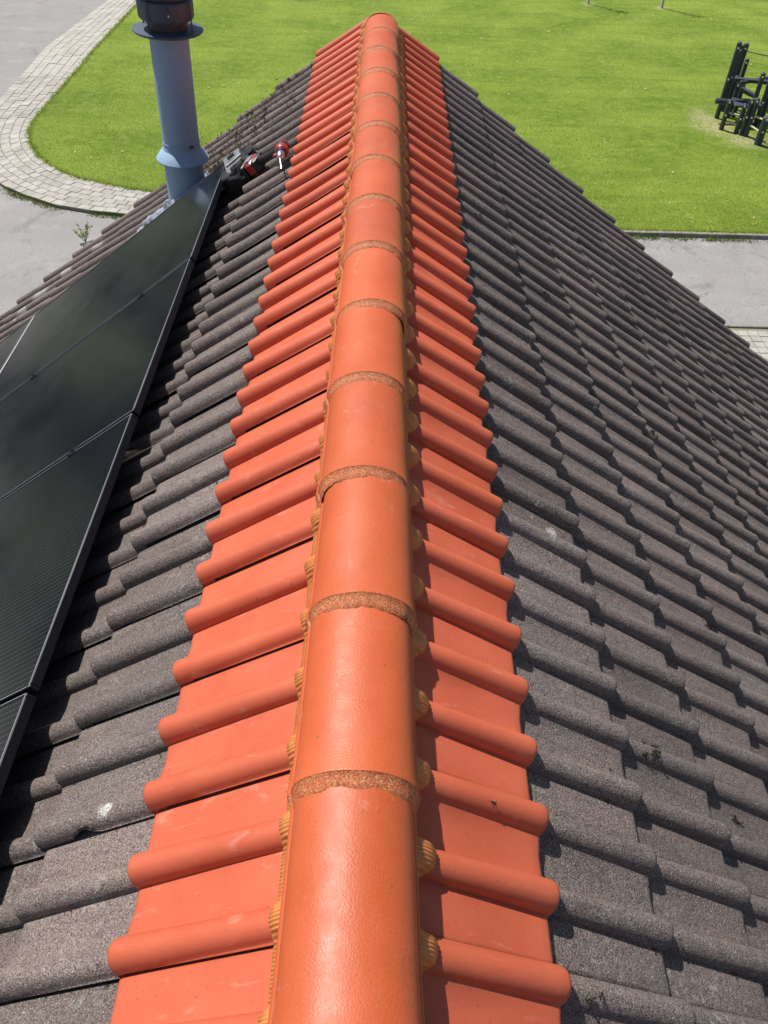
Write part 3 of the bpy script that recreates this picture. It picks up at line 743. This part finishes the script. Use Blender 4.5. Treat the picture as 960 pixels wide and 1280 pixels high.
# ------------------------------------------------------------------ trees
def tree(loc, h, cr, nleaf, label, trunk_r, group, leaf=.09, bare=.45):
    t = empty('tree', loc, label, 'tree', group); tm = MB(); r = random.Random(int(loc[0]*100)); tips = []
    tm.lathe([(0, trunk_r*1.25), (.15, trunk_r), (h*.5, trunk_r*.7), (h*.92, trunk_r*.15)], (0, 0, -.05), (r.uniform(-.02, .02)*h, .02, h), 10)
    for k in range(22):
        z = h*r.uniform(bare, .9); a = r.uniform(0, 2*PI); L = cr*r.uniform(.5, 1)*(1.15-z/h*.6)
        e = Vector((math.cos(a)*L, math.sin(a)*L, z+L*.6)); tm.bar((0, 0, z), e, trunk_r*.28, trunk_r*.05, 6); tips += [Vector((0, 0, z)).lerp(e, q) for q in (.55, .8, 1)]
    tm.build('trunk', BARK, t)
    c = np.array([tuple(r.choice(tips)) for _ in range(nleaf)])+rng.normal(size=(nleaf, 3))*cr*.17
    d1 = rng.normal(size=(nleaf, 3)); d1 /= np.linalg.norm(d1, axis=1)[:, None]; d2 = np.cross(d1, rng.normal(size=(nleaf, 3))); d2 /= np.linalg.norm(d2, axis=1)[:, None]
    sz = leaf*rng.uniform(.6, 1.3, (nleaf, 1)); V = np.stack([c-d1*sz, c+d2*sz*.45, c+d1*sz, c-d2*sz*.45], 1).reshape(-1, 3)
    o = big_mesh('crown', V, np.arange(nleaf*4).reshape(-1, 4), LEAF, t); return t
tree((9.31, 41.33, 0), 4.2, .8, 120, 'slim young tree at top edge, left of the two pale trunks', .055, 'young trees on the lawn', .05, .5)
tree((12.62, 41.04, 0), 4.2, .8, 120, 'slim young tree at top edge, right one with worn soil ring', .06, 'young trees on the lawn', .05, .5)
for i, (x, y, h) in enumerate(((-20.5, 21.5, 7.5), (-24, 27, 9), (-21.5, 34, 8), (-27, 20, 9), (-27.5, 42, 10), (-32, 31, 10), (-23, 50, 9))):
    tree((x, y, 0), h, h*.42, 5200, 'broad leafy tree across the street, mirrored dark green in the solar panels', .18, 'trees across the street', .24, .12)

# ------------------------------------------------------------------ grass, weeds, leaves
LP = np.array(lawn_poly)
def inside(P, poly):
    x, y = P[:, 0], P[:, 1]; c = np.zeros(len(P), bool); n = len(poly)
    for i in range(n):
        x1, y1 = poly[i]; x2, y2 = poly[(i+1) % n]
        if y1 == y2: continue
        k = ((y1 > y) != (y2 > y)) & (x < (x2-x1)*(y-y1)/(y2-y1)+x1); c ^= k
    return c
def blades(P, z, hgt, wid, name, mat, lean=.5, **p):
    n = len(P); a = rng.uniform(0, 2*PI, n); d = np.stack([np.cos(a), np.sin(a)], 1); h = rng.uniform(.6, 1.3, n)*hgt; wv = rng.uniform(.6, 1.3, n)*wid
    ln = rng.normal(size=(n, 2))*lean*h[:, None]
    A = np.c_[P-d*wv[:, None]/2, np.full(n, z)]; B = np.c_[P+d*wv[:, None]/2, np.full(n, z)]; T = np.c_[P+ln, z+h]
    V = np.stack([A, B, T], 1).reshape(-1, 3); return big_mesh(name, V, np.arange(3*n).reshape(-1, 3), mat, **p)
u_ = rng.uniform(0, 1, 420000); yy = 18.3+(46-18.3)*u_**1.35; xx = rng.uniform(-1, 1, 420000)*(.42*yy+2.5)+.8
P = np.c_[xx, yy]; P = P[inside(P, lawn_poly)]
for x, y, r in ((10.72, 26.0, 1.0), (11.3, 24.9, .9), (10.55, 26.9, .6), (9.31, 41.33, .5), (12.62, 41.04, .5), (-3.35, 24.6, .4)):
    d = np.hypot(P[:, 0]-x, P[:, 1]-y); P = P[rng.uniform(0, 1, len(P)) > np.clip(1.15-d/r, 0, .9)]
blades(P, -.004, .030, .014, 'lawn_blades', BLADE, .8, kind='stuff', label='short mown green grass blades covering the lawn', category='grass')
# ragged grass lip along the lawn edge
t = rng.uniform(dd[1]-8, dd[-1], 9000); E_ = np.array([strip_at(a)[0] for a in t]); E_ += rng.normal(size=E_.shape)*.045
k = np.c_[rng.uniform(2, 40, 9000), np.zeros(9000)]; k[:, 1] = 18.5+(k[:, 0]-6)*.012 + .03+rng.normal(size=9000)*.04
blades(np.r_[E_, k], -.01, .065, .022, 'lawn_edge_grass', BLADE, .9, kind='stuff', label='ragged tufts of grass hanging over the lawn edge', category='grass')
# weeds in the gutter and the path joints
t = rng.uniform(dd[8], dd[-1], 5200); O_ = np.array([strip_at(a)[1] for a in t]); nse = np.sin(t*2.3)+np.sin(t*5.1+1)+rng.normal(size=len(t))*.8
O_ = O_[nse > -.3]; O_ += rng.normal(size=O_.shape)*.07; O_[:, 1] -= .06
k = np.c_[rng.uniform(5, 30, 5200), np.zeros(5200)]; k[:, 1] = 18.5+(k[:, 0]-6)*.012-.17-np.abs(rng.normal(size=5200))*.07
k = k[(np.sin(k[:, 0]*3.1)+np.sin(k[:, 0]*7.7)+rng.normal(size=5200)) > -.6]
n2 = np.c_[rng.uniform(4.5, 14, 1500), np.zeros(1500)]; n2[:, 1] = 14.27-(n2[:, 0]-4.5)*.0042+np.abs(rng.normal(size=1500))*.02
blades(np.r_[O_, k, n2[:500]], -.10, .08, .020, 'gutter_weeds', WEED, .8, kind='stuff', label='low weeds growing in the gutter beside the path and kerb', category='weeds')
t = rng.uniform(dd[1]-6, dd[-3], 2600); J_ = []
for a in t:
    s = strip_at(a); r = rng.integers(1, ROWS)/ROWS if rng.random() < .6 else rng.random(); J_.append(s[0]*(1-r)+s[1]*r)
J_ = np.array(J_)+rng.normal(size=(len(t), 2))*.012; J_ = J_[(np.sin(J_[:, 0]*1.7)+np.sin(J_[:, 1]*2.3)+rng.normal(size=len(J_))*.6) > .2]
blades(J_, -.012, .022, .022, 'path_joint_weeds', WEED, .8, kind='stuff', label='tiny weeds growing in the joints of the paved path', category='weeds')
# fallen leaves on the lawn
n = 900; P = np.c_[rng.uniform(-9, 18, n*2), 19+rng.uniform(0, 1, n*2)**1.3*22]; P = P[inside(P, lawn_poly)][:n]; n = len(P)
a = rng.uniform(0, 2*PI, n); d1 = np.c_[np.cos(a), np.sin(a), rng.uniform(-.3, .3, n)]; d2 = np.c_[-np.sin(a), np.cos(a), rng.uniform(-.3, .3, n)]
sz = .014+.05*rng.uniform(0, 1, (n, 1))**3; c = np.c_[P, np.full(n, .03)]
V = np.stack([c-d1*sz, c-d2*sz*.5, c+d1*sz, c+d2*sz*.5], 1).reshape(-1, 3)
big_mesh('fallen_leaves', V, np.arange(4*n).reshape(-1, 4), plain('dry_leaf', (.50, .40, .26), .7, 0, .4, 5), kind='stuff', label='pale dry leaves scattered over the lawn', category='leaves')
# one tall weed growing by the path, seen past the left verge
wl = empty('weed_plant', (-6.95, 17.25, -.10), 'small leafy weed growing on the asphalt past the left roof edge', 'plant')
sm = MB(); lf_v = []; rr = random.Random(4)
for k in range(9):
    a = rr.uniform(0, 2*PI); L = rr.uniform(.3, .62); e = Vector((math.cos(a)*.22, math.sin(a)*.22, L)); sm.bar((0, 0, 0), e, .006, .003, 5)
    for j in range(9):
        c = e*rr.uniform(.3, 1); b2 = rr.uniform(0, 2*PI); d = Vector((math.cos(b2), math.sin(b2), .3))*rr.uniform(.05, .09); g = Vector((-d.y, d.x, .02))*.35
        lf_v += [c, c+d*.5+g, c+d, c+d*.5-g]
sm.build('stem', WEED, wl); link('foliage', mesh('foliage', lf_v, [tuple(range(i, i+4)) for i in range(0, len(lf_v), 4)], WEED), wl)
